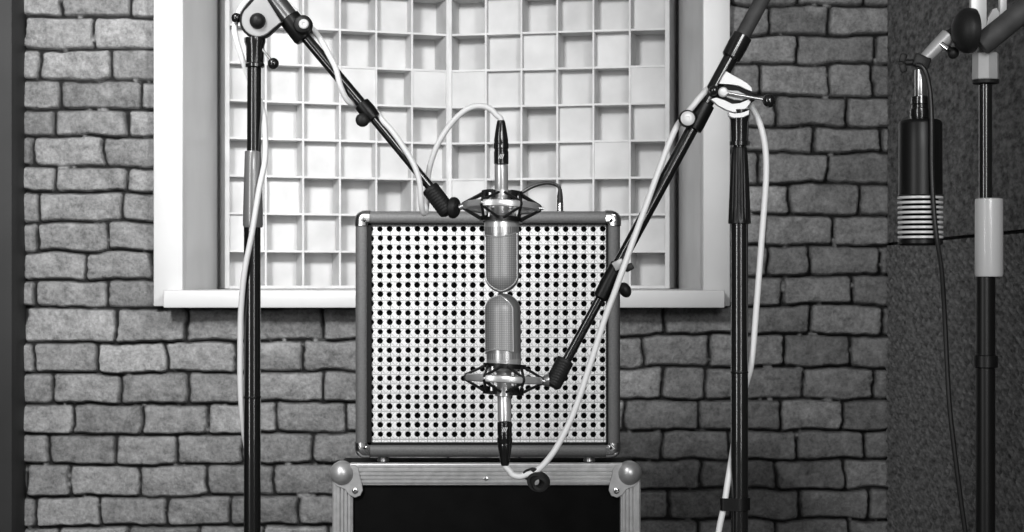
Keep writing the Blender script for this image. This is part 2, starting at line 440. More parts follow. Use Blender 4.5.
# ------------------------------------------------------------------ flight case
def A_(px, py, dy=0.0):
    v = P(px, py, DA); v.y += dy; return v
u = DA / F
def flight_case():
    tl, br = A_(333, 464), A_(640, 464)
    zt_, cd = tl.z, .17
    t = thing('flight_case', ((tl.x + br.x) / 2, DA + cd / 2, 0), 'black flight case with aluminium rails and ball corners under the amplifier', 'flight case')
    x0, x1 = tl.x, br.x; e = 21 * u; g = .006
    MB().box2((x0 + g, DA + g, .0), (x1 - g, DA + cd - g, zt_ - .004), .003).build('body_panel', M['case_panel'], t)
    # grooved aluminium rails: front of the top, two front uprights, top side returns
    def rail(p0, p1, across, out, w, name='edge_rail'):
        """profile swept from p0 to p1; across = direction of the width, out = outward"""
        p0, p1, across, out = map(Vector, (p0, p1, across, out)); n = 5; prof = [(0, -.012), (0, .0005)]
        st = w / (n + .5)
        for k in range(n):
            a = st * (.25 + k)
            prof += [(a, .0012), (a + st * .60, .0012), (a + st * .64, -.0025), (a + st * .96, -.0025)]
        prof += [(w, .0008), (w, -.012)]
        m = len(prof); vs = [q + across * a + out * h for q in (p0, p1) for a, h in prof]
        fs = [(i, (i + 1) % m, m + (i + 1) % m, m + i) for i in range(m)] + [tuple(range(m)), tuple(range(m, 2 * m))]
        b = MB().add(vs, fs); b.build(name, M['alu'], t, 15)
    f = (0, -1, 0)
    rail((x0 + 17 * u, DA, zt_), (x1 - 17 * u, DA, zt_), (0, 0, -1), f, e)
    rail((x0, DA, zt_ - 12 * u), (x0, DA, .02), (1, 0, 0), f, 20 * u)
    rail((x1, DA, zt_ - 12 * u), (x1, DA, .02), (-1, 0, 0), f, 20 * u)
    rail((x0 + 17 * u, DA, zt_), (x1 - 17 * u, DA, zt_), (0, 1, 0), (0, 0, 1), .018)
    rail((x0, DA, zt_ - 12 * u), (x0, DA, .02), (0, 1, 0), (-1, 0, 0), 20 * u)
    rail((x1, DA, zt_ - 12 * u), (x1, DA, .02), (0, 1, 0), (1, 0, 0), 20 * u)
    for sx, cx in ((1, 342), (-1, 629.5)):
        c = A_(cx, 473.5, .006)
        b = MB().ball(c, 12.6 * u, 32)
        # tongue plate with a rounded end on the front, and a plate on top
        tongue = [A_(cx + sx * a, yy, -.0035) for a, yy in ((4, 464.5), (13.5, 464.5), (16.5, 468), (17.5, 474), (20, 483), (21, 490), (18.5, 495.5), (13, 497.5), (7.5, 495), (3, 489), (-5, 486), (-8.5, 482), (-8.5, 474))]
        if sx < 0: tongue.reverse()
        b.prism(tongue, .003, .0008)
        cp = b.build('ball_corner', M['alu'], t)
        rv = A_(cx + sx * 13.2, 490.5, -.004)
        MB().lathe(rv, rv + Vector((0, -1, 0)), [(-.001, 3.0 * u), (.0010, 2.9 * u), (.0018, 2.2 * u), (.0018, 1.2 * u), (.0009, .9 * u), (.0009, .02 * u)], 20).build('rivet', M['chrome'], cp)
    rv = A_(486, 478.5, -.002)
    MB().lathe(rv, rv + Vector((0, -1, 0)), [(-.001, 2.2 * u), (.0012, 2 * u), (.0016, 1.0 * u), (.0016, .01 * u)], 16).build('rivet', M['chrome'], t)
flight_case()
CASE_TOP = A_(0, 464).z + .0014

# ------------------------------------------------------------------ guitar amplifier
def amplifier():
    x0, x1 = A_(355, 0).x, A_(620.5, 0).x; z1, z0 = A_(0, 211).z, A_(0, 457.5).z; dp = .2
    t = thing('guitar_amplifier', ((x0 + x1) / 2, DA + dp / 2, CASE_TOP), 'grey guitar amplifier cabinet with white woven cane grille, standing on the flight case', 'amplifier')
    w = 12 * u
    # hollow cabinet: four boards with rounded outer corners swept round the opening
    def ring(inset, r, y):
        pts = []
        for (cx, cz, a0) in ((x0 + inset + r, z0 + inset + r, 180), (x1 - inset - r, z0 + inset + r, 270), (x1 - inset - r, z1 - inset - r, 0), (x0 + inset + r, z1 - inset - r, 90)):
            for k in range(7):
                a = math.radians(a0 + 15 * k); pts.append(Vector((cx + r * math.cos(a), y, cz + r * math.sin(a))))
        return pts
    prof = [(w + .001, .004, DA + .05), (w, .004, DA + .006), (w - .002, .005, DA + .002), (w * .75, .008, DA + .0002), (w * .35, .012, DA), (.004, .015, DA + .003), (.001, .0165, DA + .007), (0, .017, DA + .012), (0, .017, DA + dp)]
    b = MB(); vs = []
    for p in prof: vs += ring(*p)
    n = 28; fs = []
    for i in range(len(prof) - 1):
        for j in range(n):
            k = (j + 1) % n; fs.append((i * n + j, i * n + k, (i + 1) * n + k, (i + 1) * n + j))
    fs.append(tuple((len(prof) - 1) * n + j for j in range(n)))
    b.add(vs, fs); b.build('cabinet', M['tolex'], t, 50)
    # dark baffle + black gap strips round the grille
    gx0, gx1, gz1, gz0 = A_(370.5, 0).x, A_(606.5, 0).x, A_(0, 224.5).z, A_(0, 443).z
    MB().box2((x0 + w * .8, DA + .020, z0 + w * .8), (x1 - w * .8, DA + .03, z1 - w * .8)).build('baffle', M['void'], t)
    # cane panel with real octagonal holes
    b = MB(); idx = {}; hx0, hz0 = A_(370.4, 0).x, A_(0, 228.8).z; pz = 9.37 * u; px = PITCH
    yF = DA + .012
    def cl(x, z): return (min(max(x, gx0), gx1), min(max(z, gz0), gz1))
    rr = random.Random(4)
    for r in range(24):
        for c in range(26):
            cx, cz = hx0 + c * px, hz0 - r * pz
            if r == 23:
                a0, b0 = cl(cx - px / 2, cz + pz / 2); a1, b1 = cl(cx + px / 2, gz0)
                b.add([(a0, yF + .0006, b0), (a1, yF + .0006, b0), (a1, yF + .0006, b1), (a0, yF + .0006, b1)], [(0, 3, 2, 1)]); continue
            ro = px * .315 * rr.uniform(.93, 1.08); jx, jz = rr.uniform(-.03, .03) * px, rr.uniform(-.03, .03) * px
            sq = [(1, 0), (1, 1), (0, 1), (-1, 1), (-1, 0), (-1, -1), (0, -1), (1, -1)]
            o = [cl(cx + a * px / 2, cz + bb * pz / 2) for a, bb in sq]
            ib = [cl(cx + jx + ro * 1.28 * math.cos(math.radians(45 * k)), cz + jz + ro * 1.28 * math.sin(math.radians(45 * k))) for k in range(8)]
            ih = [cl(cx + jx + ro * math.cos(math.radians(45 * k)), cz + jz + ro * math.sin(math.radians(45 * k))) for k in range(8)]
            v = [(x, yF + .0006, z) for x, z in o] + [(x, yF - .0004, z) for x, z in ib] + [(x, yF + .0006, z) for x, z in ih] + [(x, yF + .0035, z) for x, z in ih]
            fs = []
            for lay in range(3):
                for k in range(8):
                    kk = (k + 1) % 8; fs.append((lay * 8 + k, lay * 8 + kk, lay * 8 + 8 + kk, lay * 8 + 8 + k))
            b.add(v, fs)
    b.build('cane_grille', M['cane'], t, 30, recalc=False)
    # black strips standing in for the shade in the gap between frame and cane
    shade_strips = MB(); a = .0045
    shade_strips.box2((x0 + w - .002, DA + .007, gz1 - .001), (x1 - w + .002, DA + .014, z1 - w + .003)); shade_strips.box2((x0 + w - .002, DA + .007, z0 + w - .003), (x1 - w + .002, DA + .014, gz0 + .0005))
    shade_strips.box2((x0 + w - .003, DA + .007, z0 + w), (gx0 + .001, DA + .014, z1 - w)); shade_strips.box2((gx1 - .0005, DA + .007, z0 + w), (x1 - w + .003, DA + .014, z1 - w))
    shade_strips.build('gap_shade', M['black_matte'], t)
    # metal corner protectors
    for sx, xx in ((1, x0), (-1, x1)):
        for sz, zz in ((1, z0), (-1, z1)):
            b = MB(); L = 14.5 * u; th = .0016; k0 = 0.018
            cx, cz = xx + sx * .017, zz + sz * .017; prof2 = [(.008, DA - th), (.004 - .005, DA + .0005), (-th, DA + .008), (-th, DA + .03)]
            path = [(xx + sx * L, zz, 0, -sz)]
            vs = []; fs = []
            def outline(ins):
                r = max(.017 - ins, .002); cx, cz = xx + sx * (ins + r), zz + sz * (ins + r); q = [(xx + sx * L, zz + sz * ins)]
                for i in range(7):
                    a = math.radians(15 * i); q.append((cx - sx * r * math.sin(a), cz - sz * r * math.cos(a)))
                q.append((xx + sx * ins, zz + sz * L)); return q
            lays = [(11.5 * u, DA - .0006), (10.5 * u, DA - .0022), (4 * u, DA - .0024), (.0035, DA - .0005), (.0002, DA + .004), (-th, DA + .009), (-th, DA + .032), (-.0002, DA + .0325)]
            m = 9
            for ins, y in lays: vs += [(x, y, z) for x, z in outline(ins)]
            for i in range(len(lays) - 1):
                for j in range(m - 1): fs.append((i * m + j, i * m + j + 1, (i + 1) * m + j + 1, (i + 1) * m + j))
            b.add(vs, fs)
            cp = b.build('corner_protector', M['chrome'], t)
            MB().ball((xx + sx * 9.6 * u, DA - .0022, zz + sz * 9.6 * u), .0028, 14, (0, 1, 0), .5).build('rivet', M['black_satin'], cp)
    for fx in (382, 590):
        for yy in (DA + .035, DA + dp - .035):
            c = A_(fx, 0)
            MB().lathe((c.x, yy, CASE_TOP), (c.x, yy, z0), [(0, .010), (.001, .011), (z0 - CASE_TOP + .0005, .0085)], 20).build('foot', M['nickel'], t)
    # jack socket plate on the top
    c = P(560, 211, DA + .1)
    return t, z1
amp, AMP_TOP = amplifier()
AMP_TOP = A_(0, 211).z

# ------------------------------------------------------------------ stands
k = DM / F
def S(px, py, mm=0.0):
    """point on the microphones' vertical plane; mm = millimetres behind (+) or before (-) it"""
    return P(px, py, DM + mm / 1000)
def tripod(t, c, rt, reach=.30, turn=90):
    z = .30
    MB().cyl((c.x, c.y, z - .05), (c.x, c.y, z + .04), rt + .008, bev=.004).build('leg_hub', M['black_satin'], t)
    for i in range(3):
        a = math.radians(turn + 120 * i); e = Vector((c.x + reach * math.cos(a), c.y + reach * math.sin(a), .012))
        s_ = Vector((c.x + (rt + .006) * math.cos(a), c.y + (rt + .006) * math.sin(a), z))
        l = MB().tube([s_, e], .008, 14).build('leg', M['black_gloss'], t)
        d = (e - s_).normalized(); MB().tube([e - d * .03, e], .0115, 14).build('rubber_foot', M['black_rubber'], l)

def stand_left():
    cx = 252.3; base = S(cx, 0); base.z = 0
    t = thing('microphone_stand', base, 'black boom stand at left holding the upper ribbon microphone, silver round clutch plate on top', 'microphone stand', 'black boom stands')
    low = MB().cyl(S(cx, 222), (base.x, base.y, .2), 8.4 * k).build('lower_tube', M['black_gloss'], t)
    MB().lathe(S(cx, 396), S(cx, 400), [(0, 8.5 * k), (.3 * k, 8.7 * k), (2 * k, 8.7 * k), (2.3 * k, 8.5 * k)], 28).build('height_mark', M['black_satin'], low)
    MB().lathe(S(253, 151), S(253, 228), [(0, 7.5 * k), (1.5 * k, 8.2 * k), (20 * k, 8.8 * k), (60 * k, 9.9 * k), (74 * k, 10.1 * k), (76.5 * k, 9.3 * k)], 32).build('grip_sleeve', M['grey_sleeve'], t)
    MB().cyl(S(254.3, 64), S(254, 153), 7.0 * k).build('upper_tube', M['black_gloss'], t)
    MB().lathe(S(255, 38), S(255, 69), [(0, 10.5 * k), (4 * k, 10.6 * k), (9 * k, 9.0 * k), (25 * k, 8.8 * k), (26 * k, 9.6 * k), (29 * k, 9.6 * k), (30 * k, 8 * k)], 32).build('boom_connector', M['black_gloss'], t)
    # clutch plates
    def teardrop(grow, mm):
        pts = []
        c = (258, 20); r = 16.5 + grow
        for i in range(15):
            a = math.radians(40 + i * (172 - 0) / 14 * 1.0); pts.append((c[0] + r * math.cos(a), c[1] + r * math.sin(a)))
        pts += [(250.5 - grow, 4 - grow), (259, -6 - grow), (266, -2)]
        pts += [(281 + grow, 22)]
        return [S(a, b_, mm) for a, b_ in pts]
    b = MB().prism(teardrop(2.2, -11), .012, .0006); b.build('clutch_housing', M['black_matte'], t)
    MB().prism(teardrop(0, -15), .004, .001).build('clutch_plate', M['plate'], t)
    c = S(257.7, 21, -15)
    MB().lathe(c, c + Vector((0, -1, 0)), [(0, 8 * k), (.004, 7.8 * k), (.008, 6 * k), (.0105, 3 * k), (.011, .02 * k)], 28).build('clutch_bolt', M['black_rubber'], t)
    kn = MB().tube([S(247, 24, 4), S(239, 19, 2)], 2 * k); kn.ball(S(236.5, 18, 2), 5.2 * k)
    kn.build('ball_knob', M['black_gloss'], t)
    lv = MB().tube([S(262, 49, -4), S(271, 60, -6)], 1.3 * k).build('lever', M['nickel'], t)
    MB().ball(S(273.3, 63.5, -6), 5.7 * k).build('ball_knob', M['black_gloss'], lv)
    # boom
    d = Vector((.62, 0, -.785)).normalized(); a0 = S(275, 0, 6)
    def B(s, mm=6): v = S(275 + .62 * s, .785 * s, mm); return v
    MB().cyl(B(-130), B(40), 9.6 * k).build('boom_sleeve', M['dark_metal'], t)
    MB().lathe(B(22), B(51), [(0, 9.9 * k), (1 * k, 11 * k), (24 * k, 11.2 * k), (27 * k, 10 * k), (28 * k, 6 * k)], 32).build('boom_clutch', M['black_satin'], t)
    q = S(303.5, 25.5, -6)
    b = MB().lathe(q, q + Vector((0, -1, 0)), [(-.012, 7 * k), (0, 9.5 * k), (.008, 9.6 * k), (.013, 8 * k), (.015, 5 * k)], 28); kb = b.build('clutch_knob', M['black_rubber'], t)
    MB().lathe(q + Vector((.002, -.014, 0)), q + Vector((.0, -1, 0)), [(0, 5 * k), (.002, 4.9 * k), (.003, 4 * k), (.003, 1.6 * k), (.0022, 1.4 * k), (.0022, .01 * k)], 24).build('knob_cap', M['plate_bright'], kb)
    e0, e1, e2 = S(301, 32, 6), S(368, 111.5, 4), S(436, 194, 2)
    MB().cyl(e0, e1, 5.4 * k).build('boom_tube', M['black_gloss'], t)
    MB().cyl(e1, e2, 4.6 * k).build('boom_end_tube', M['black_gloss'], t)
    dd = (e2 - e1).normalized()
    b = MB().lathe(e1 - dd * 11 * k, e1 + dd * 10 * k, [(0, 6 * k), (1 * k, 8 * k), (8 * k, 8.4 * k), (14 * k, 8.2 * k), (20 * k, 7.4 * k), (21 * k, 5 * k)], 28)
    c1 = b.build('boom_clamp', M['black_satin'], t)
    b = MB().tube([S(366, 114, 4), S(362, 119, -4)], 4 * k); b.ball(S(362.5, 120, -5), 7 * k, 24, (0, 1, 0), .7); b.build('clamp_knob', M['black_rubber'], c1)
    # swivel clip
    g0, g1 = S(429, 187, 2), S(449.5, 214, 0); L = (g1 - g0).length
    pr = [(0, 5.5 * k), (1 * k, 8.6 * k)]
    for i in range(9): pr += [(L * (.08 + .09 * i), 9.0 * k), (L * (.08 + .09 * i + .06), 9.0 * k), (L * (.08 + .09 * i + .075), 8.75 * k)]
    pr += [(L * .92, 8.6 * k), (L, 5 * k)]
    sw = MB().lathe(g0, g1, pr, 26).build('swivel_grip', M['black_rubber'], t)
    c = S(454, 207.8, -4); ax = Vector((.92, -.36, -.1)).normalized()
    MB().lathe(c - ax * 3.6 * k, c + ax * 3.6 * k, [(0, 8.5 * k), (1 * k, 10.6 * k), (3 * k, 10.9 * k), (5 * k, 10.6 * k), (7 * k, 9 * k), (7.2 * k, .1 * k)], 30).build('swivel_disc', M['black_rubber'], sw)
    tripod(t, base, 8.4 * k)
stand_left()

def stand_right():
    cx = 739.5; base = S(cx, 0); base.z = 0
    t = thing('microphone_stand', base, 'black boom stand at right holding the lower ribbon microphone, fluted black grip below its clutch', 'microphone stand', 'black boom stands')
    low = MB().cyl(S(cx, 215), (base.x, base.y, .2), 8.6 * k).build('lower_tube', M['black_gloss'], t)
    MB().lathe(S(cx, 371), S(cx, 375), [(0, 8.7 * k), (.3 * k, 8.9 * k), (2 * k, 8.9 * k), (2.3 * k, 8.7 * k)], 28).build('height_mark', M['black_satin'], low)
    # fluted grip
    n = 96; vs = []; fs = []; lay = [(147, 6.5), (148, 7.6), (155, 8.2), (180, 9.6), (205, 10.6), (219, 11.1), (221, 11.3), (223.5, 11.3), (224, 9.0)]
    for i, (y, r) in enumerate(lay):
        for j in range(n):
            a = 2 * math.pi * j / n; fl = .62 * max(0, math.cos(a * 16)) if 1 < i < 6 else 0
            c = S(cx, y); vs.append((c.x + (r - fl) * k * math.cos(a), c.y + (r - fl) * k * math.sin(a), c.z))
    for i in range(len(lay) - 1):
        for j in range(n): fs.append((i * n + j, i * n + (j + 1) % n, (i + 1) * n + (j + 1) % n, (i + 1) * n + j))
    fs += [tuple(range(n)), tuple((len(lay) - 1) * n + j for j in range(n))]
    MB().add(vs, fs).build('grip_sleeve', M['black_satin'], t)
    MB().lathe(S(cx, 110), S(cx, 149), [(0, 11 * k), (6 * k, 11 * k), (11 * k, 9.4 * k), (31 * k, 8.8 * k), (31.5 * k, 10 * k), (35.5 * k, 10 * k), (36 * k, 6.5 * k), (39 * k, 6.5 * k)], 32).build('boom_connector', M['black_gloss'], t)
    def poly(pts, mm): return [S(a, b_, mm) for a, b_ in pts]
    MB().prism(poly([(726, 71), (733, 75), (742, 79.5), (748, 83.5), (752, 88), (752.5, 91.5), (747, 89.5), (739, 86), (731, 84.5), (719, 83.5), (722, 77)], -13), .010, .001).build('clutch_plate', M['plate_bright'], t)
    MB().prism(poly([(710.5, 99), (716, 97.5), (724, 100), (732, 103.5), (741, 103), (749.5, 99), (751, 102), (747, 108), (740, 111.5), (734, 112.5), (726, 110), (718, 105.5)], -13), .010, .001).build('clutch_plate', M['plate_bright'], t)
    MB().prism(poly([(719, 86), (731, 85), (740, 87), (750, 91.5), (755, 95), (755.5, 100), (751, 103), (742, 105), (732, 104), (722, 100), (716, 97)], -9), .016, .001).build('clutch_housing', M['black_matte'], t)
    MB().prism(poly([(728.3, 112), (734, 113.4), (742, 112.8), (749.5, 110), (749.3, 114.5), (743, 117.6), (733, 118), (729, 116)], -17), .012, .001).build('yoke_lip', M['plate_bright'], t)
    MB().prism(poly([(727, 90), (738, 90.5), (746, 94.5), (748, 98), (742, 100.5), (734, 100), (726, 97)], -13), .006, .001).build('clutch_plate', M['plate'], t)
    c = S(723, 92.3, -15)
    MB().lathe(c, c + Vector((0, -1, 0)), [(0, 5 * k), (.004, 4.9 * k), (.0055, 3.6 * k), (.006, .02 * k)], 24).build('clutch_bolt', M['plate_bright'], t)
    lv = MB().tube([S(727, 93, -19), S(763, 99.5, -21)], 1.5 * k).build('lever', M['nickel'], t)
    MB().ball(S(769, 100.8, -21), 6.8 * k).build('ball_knob', M['black_gloss'], lv)
    MB().ball(S(714, 90.5, -12), 5.3 * k).build('ball_knob', M['black_gloss'], t)
    d = Vector((-205, 0, -378)).normalized()
    def B(y, mm=6): return S(557 + (378 - y) * .5423, y, mm)
    MB().cyl(B(-170), B(42), 7.6 * k).build('boom_foam_sleeve', M['foam_grey'], t)
    MB().lathe(B(35), B(60), [(0, 8 * k), (1 * k, 10 * k), (12 * k, 10.3 * k), (25 * k, 9.8 * k), (27 * k, 8 * k)], 30).build('boom_end_collar', M['black_gloss'], t)
    MB().cyl(B(40), B(120), 7.3 * k).build('boom_sleeve', M['black_gloss'], t)
    MB().lathe(B(103), B(130), [(0, 7.5 * k), (1 * k, 9.5 * k), (24 * k, 10 * k), (29 * k, 9.4 * k), (30 * k, 6 * k)], 30).build('boom_clutch', M['black_satin'], t)
    q = S(687, 119, -12)
    kb = MB().lathe(q, q + Vector((0, -1, 0)), [(-.01, 6 * k), (0, 8.6 * k), (.007, 8.7 * k), (.010, 7.6 * k)], 28)
    kb.tube([S(687, 119, -14), B(117)], 5 * k); kb = kb.build('clutch_knob', M['black_rubber'], t)
    MB().lathe(q + Vector((0, -.009, 0)), q + Vector((0, -1, 0)), [(0, 7.2 * k), (.002, 7.1 * k), (.003, 6 * k), (.003, 2 * k), (.002, 1.8 * k), (.002, .01 * k)], 24).build('knob_cap', M['plate_bright'], kb)
    MB().cyl(B(115), B(280), 6.3 * k).build('boom_tube', M['black_gloss'], t)
    MB().cyl(B(278), B(366), 4.7 * k).build('boom_end_tube', M['black_gloss'], t)
    cl = MB().lathe(B(264), B(300), [(0, 6.5 * k), (1 * k, 8.0 * k), (22 * k, 8.6 * k), (38 * k, 7.6 * k), (40 * k, 5 * k)], 28).build('boom_clamp', M['black_satin'], t)
    kk = MB().tube([B(286), S(624, 289, 6)], 3.6 * k); kk.ball(S(625, 290, 6), 8 * k, 24, (1, 0, .5), .75); kk.build('clamp_knob', M['black_rubber'], cl)
    R = Matrix.Rotation(math.radians(-28), 3, 'Y')
    tg = MB().box(S(618.5, 264.5, -5), (11 * k, .012, 9 * k), R, .001).build('cable_holder', M['plate'], t)
    MB().box(S(629, 267.5, -9), (9 * k, .010, 7 * k), R, .002).build('holder_jaw', M['black_rubber'], tg)
    g0, g1 = S(566, 359, 4), S(551.5, 387, 0); L = (g1 - g0).length
    pr = [(0, 5 * k), (1 * k, 8.6 * k)]
    for i in range(9): pr += [(L * (.08 + .09 * i), 9.0 * k), (L * (.08 + .09 * i + .06), 9.0 * k), (L * (.08 + .09 * i + .075), 8.75 * k)]
    pr += [(L * .92, 8.8 * k), (L, 6 * k)]
    sw = MB().lathe(g0, g1, pr, 26).build('swivel_grip', M['black_rubber'], t)
    MB().lathe(S(550, 380, -1), S(541.5, 381.5, 0), [(0, 7 * k), (4 * k, 6 * k), (8 * k, 4 * k)], 20).build('swivel_nose', M['nickel'], sw)
    tripod(t, base, 8.6 * k)
stand_right()

# ------------------------------------------------------------------ ribbon microphones and shock mounts
def ribbon_mic(mp, uax, yaw, label):
    """mp mount centre, uax direction towards the capsule, yaw turns the grille window"""
    def at(s): return mp + uax * (s * k)
    t = thing('ribbon_microphone', mp, label, 'microphone', 'silver ribbon microphones')
    ref = Matrix.Rotation(yaw, 3, uax) @ Vector((0, -1, 0))
    R = 17.3
    prof = [(-42, 6.0), (-41.5, 6.8), (-17, 6.8), (-16, 6.4)]
    MB().lathe(at(-42), at(86), [((s + 42) * k, r * k) for s, r in prof], 32).build('tail_tube', M['satin_silver'], t)
    MB().lathe(at(-17), at(86), [((s + 17) * k, r * k) for s, r in [(-17, 8.5), (-16.5, 9.3), (-7.5, 9.3), (-7, 8)]], 32).build('tail_collar', M['satin_silver'], t)
    MB().lathe(at(-8), at(86), [((s + 8) * k, r * k) for s, r in [(-8, 7.0), (6, 7.4), (8, 9.5), (9, 15), (12, 16.6), (16, R), (26, R)]], 40).build('base_collar', M['satin_silver'], t)
    body = [(20, R), (68, R)] + [(68 + 17.3 * math.sin(math.radians(a)), max(R * math.cos(math.radians(a)), .02)) for a in range(8, 91, 8)] + [(85.3, .02)]
    MB().lathe(at(20), at(86), [((s - 20) * k, r * k) for s, r in body], 44, refdir=ref).build('body_shell', M['nickel'], t)
    # woven grille window, a partial shell just proud of the body, with a wavy lower edge and a raised rim
    b = MB(); amax = math.radians(63); n = 40; m = 26; d, u_ = uax.normalized(), ref; w_ = d.cross(u_); vs = []; fs = []
    edge_b, edge_t = [], []
    for i in range(n + 1):
        a = -amax + 2 * amax * i / n; f = i / n
        s0 = 27 + 2.2 * math.sin((f - .15) * math.pi * 1.3) + 1.5 * f
        s1 = 83.6 - 17 * (1 - math.sqrt(max(0, 1 - min(1, abs(a) / amax) ** 2 * .92)))
        for j in range(m + 1):
            s = s0 + (s1 - s0) * j / m
            r = (R + .45) if s < 68 else (R + .45) * math.sqrt(max(0.0004, 1 - ((s - 68) / 17.75) ** 2))
            vs.append(at(s) + (u_ * math.cos(a) + w_ * math.sin(a)) * r * k)
    for i in range(n):
        for j in range(m):
            q = i * (m + 1) + j; fs.append((q, q + 1, q + m + 2, q + m + 1))
    b.add(vs, fs); g = b.build('grille', M['mesh'], t, 60, recalc=False)
    loop = [vs[i * (m + 1)] for i in range(n + 1)] + [vs[n * (m + 1) + j] for j in range(1, m + 1)] + [vs[i * (m + 1) + m] for i in range(n - 1, -1, -1)] + [vs[j] for j in range(m - 1, 0, -1)]
    MB().tube(loop, .8 * k, 8, True).build('grille_rim', M['satin_silver'], g)
    return at

def shock_mount(mp, uax, tilt, stud_dir, label):
    t = thing('shock_mount', mp, label, 'shock mount', 'elastic shock mounts')
    ez = (Matrix.Rotation(tilt[0], 3, 'X') @ Matrix.Rotation(tilt[1], 3, 'Y') @ Vector((0, 0, 1))).normalized()
    ex = (Vector((1, 0, 0)) - ez * ez.x).normalized(); ey = ez.cross(ex)
    sg = 1 if uax.z > 0 else -1
    def c(r, a, h): return mp + (ex * math.cos(a) + ey * math.sin(a)) * r * k + ez * h * k
    # outer ring: flat metal hoop with rounded edges
    n = 64; prof = [(34.5, -2.6), (36.4, -3.6), (38.2, -2.8), (38.8, 0), (38.2, 2.8), (36.4, 3.6), (34.5, 2.6), (34.0, 0)]
    vs = []; fs = []; m = len(prof)
    for i in range(n):
        a = 2 * math.pi * i / n
        for r, h in prof: vs.append(c(r, a, h))
    for i in range(n):
        for j in range(m): fs.append((i * m + j, ((i + 1) % n) * m + j, ((i + 1) % n) * m + (j + 1) % m, i * m + (j + 1) % m))
    MB().add(vs, fs).build('outer_ring', M['satin_silver'], t)
    vs = []; fs = []; pr = [(18.0, 10.5), (21.5, 10.5), (21.5, 15.2), (18.0, 15.2)]
    for i in range(48):
        a = 2 * math.pi * i / 48
        for r, hh in pr: vs.append(c(r, a, sg * hh))
    for i in range(48):
        for j in range(4): fs.append((i * 4 + j, ((i + 1) % 48) * 4 + j, ((i + 1) % 48) * 4 + (j + 1) % 4, i * 4 + (j + 1) % 4))
    MB().add(vs, fs).build('inner_ring', M['black_satin'], t)
    for base_a in (0, math.pi):
        vs = []; fs = []; pr = [(13.2, 8.2), (20.5, 8.2), (20.5, 15.5), (13.2, 15.5)]; n_ = 16
        for i in range(n_ + 1):
            a = base_a + math.radians(-62 + 124 * i / n_)
            for r, hh in pr: vs.append(c(r, a, -sg * hh))
        for i in range(n_):
            for j in range(4): fs.append((i * 4 + j, (i + 1) * 4 + j, (i + 1) * 4 + (j + 1) % 4, i * 4 + (j + 1) % 4))
        fs += [(0, 1, 2, 3), tuple(n_ * 4 + q for q in range(4))]
        MB().add(vs, fs).build('clamp_jaw', M['black_rubber'], t)
    # cradle posts
    for i in range(4):
        a = math.radians(35 + 90 * i + 20)
        MB().tube([c(20, a, -12), c(20, a, 12)], 1.8 * k, 10).build('cradle_post', M['satin_silver'], t)
    # elastic zigzag band
    for sgn in (1, -1):
        for i in range(6):
            a = 2 * math.pi * i / 6; da = math.pi / 6 * .75
            b = MB().tube([c(21, a - da, 12.5 * sgn), c(38.5, a, 2.4 * sgn), c(39.6, a, 0)], 1.35 * k, 8)
            b.tube([c(21, a + da, 12.5 * sgn), c(38.5, a, 2.4 * sgn), c(39.6, a, 0)], 1.35 * k, 8)
            b.build('elastic_band', M['black_cable'], t)
    for i in range(4):
        a = math.pi / 3 * (0, 1, 2, 4)[i]
        MB().cyl(c(38, a, 0), c(42, a, 0), 1.6 * k, n=12).build('ring_pin', M['silver'], t)
    s = Vector(stud_dir); MB().cyl(c(37.5, math.pi if s.x < 0 else 0, 0), s, 3.4 * k, 3.0 * k).build('mount_stud', M['nickel'], t)

mu, ml = S(501.5, 207, -6), S(504, 379, -6)
uu = (S(502, 293, -6) - mu).normalized(); ul = (S(503, 297, -6) - ml).normalized()
ribbon_mic(mu, uu, math.radians(4), 'upper silver ribbon microphone hanging upside down, rounded grille end pointing down')
atl = ribbon_mic(ml, ul, math.radians(-30), 'lower silver ribbon microphone standing upright, rounded grille end pointing up')
shock_mount(mu, uu, (math.radians(-4.5), math.radians(2)), S(459.6, 207.5, -4.5), 'upper shock mount with metal ring and black elastics, around upside-down microphone')
shock_mount(ml, ul, (math.radians(-2.5), math.radians(3)), S(543, 381, -2), 'lower shock mount with metal ring and black elastics, around upright microphone')

# ------------------------------------------------------------------ white microphone cables
def xlr(t, p, d):
    """black cable connector: p = face on the microphone tail, d = direction away from it"""
    d = d.normalized(); q = lambda s: p + d * (s * k)
    b = MB().lathe(q(.4), q(45), [(0, 6.6 * k), (.6 * k, 7.3 * k), (13 * k, 7.3 * k), (13.4 * k, 6.9 * k), (15.5 * k, 6.9 * k), (16 * k, 7.6 * k), (21 * k, 7.6 * k), (22 * k, 7.0 * k), (24 * k, 7.2 * k), (34 * k, 5.7 * k), (42 * k, 4.3 * k), (44 * k, 3.6 * k)], 28)
    x = b.build('connector', M['black_gloss'], t)
    mk = MB(); up = Vector((0, 0, 1))
    for i in range(3):
        c = q(8) + Vector((( -1.5 + 1.6 * i) * k, -7.35 * k, 0))
        mk.box(c, (.8 * k, .6 * k, 5 * k), Matrix.Rotation(math.radians(22), 3, 'Y'))
    mk.build('connector_mark', M['white_mark'], x)
    return q(44)

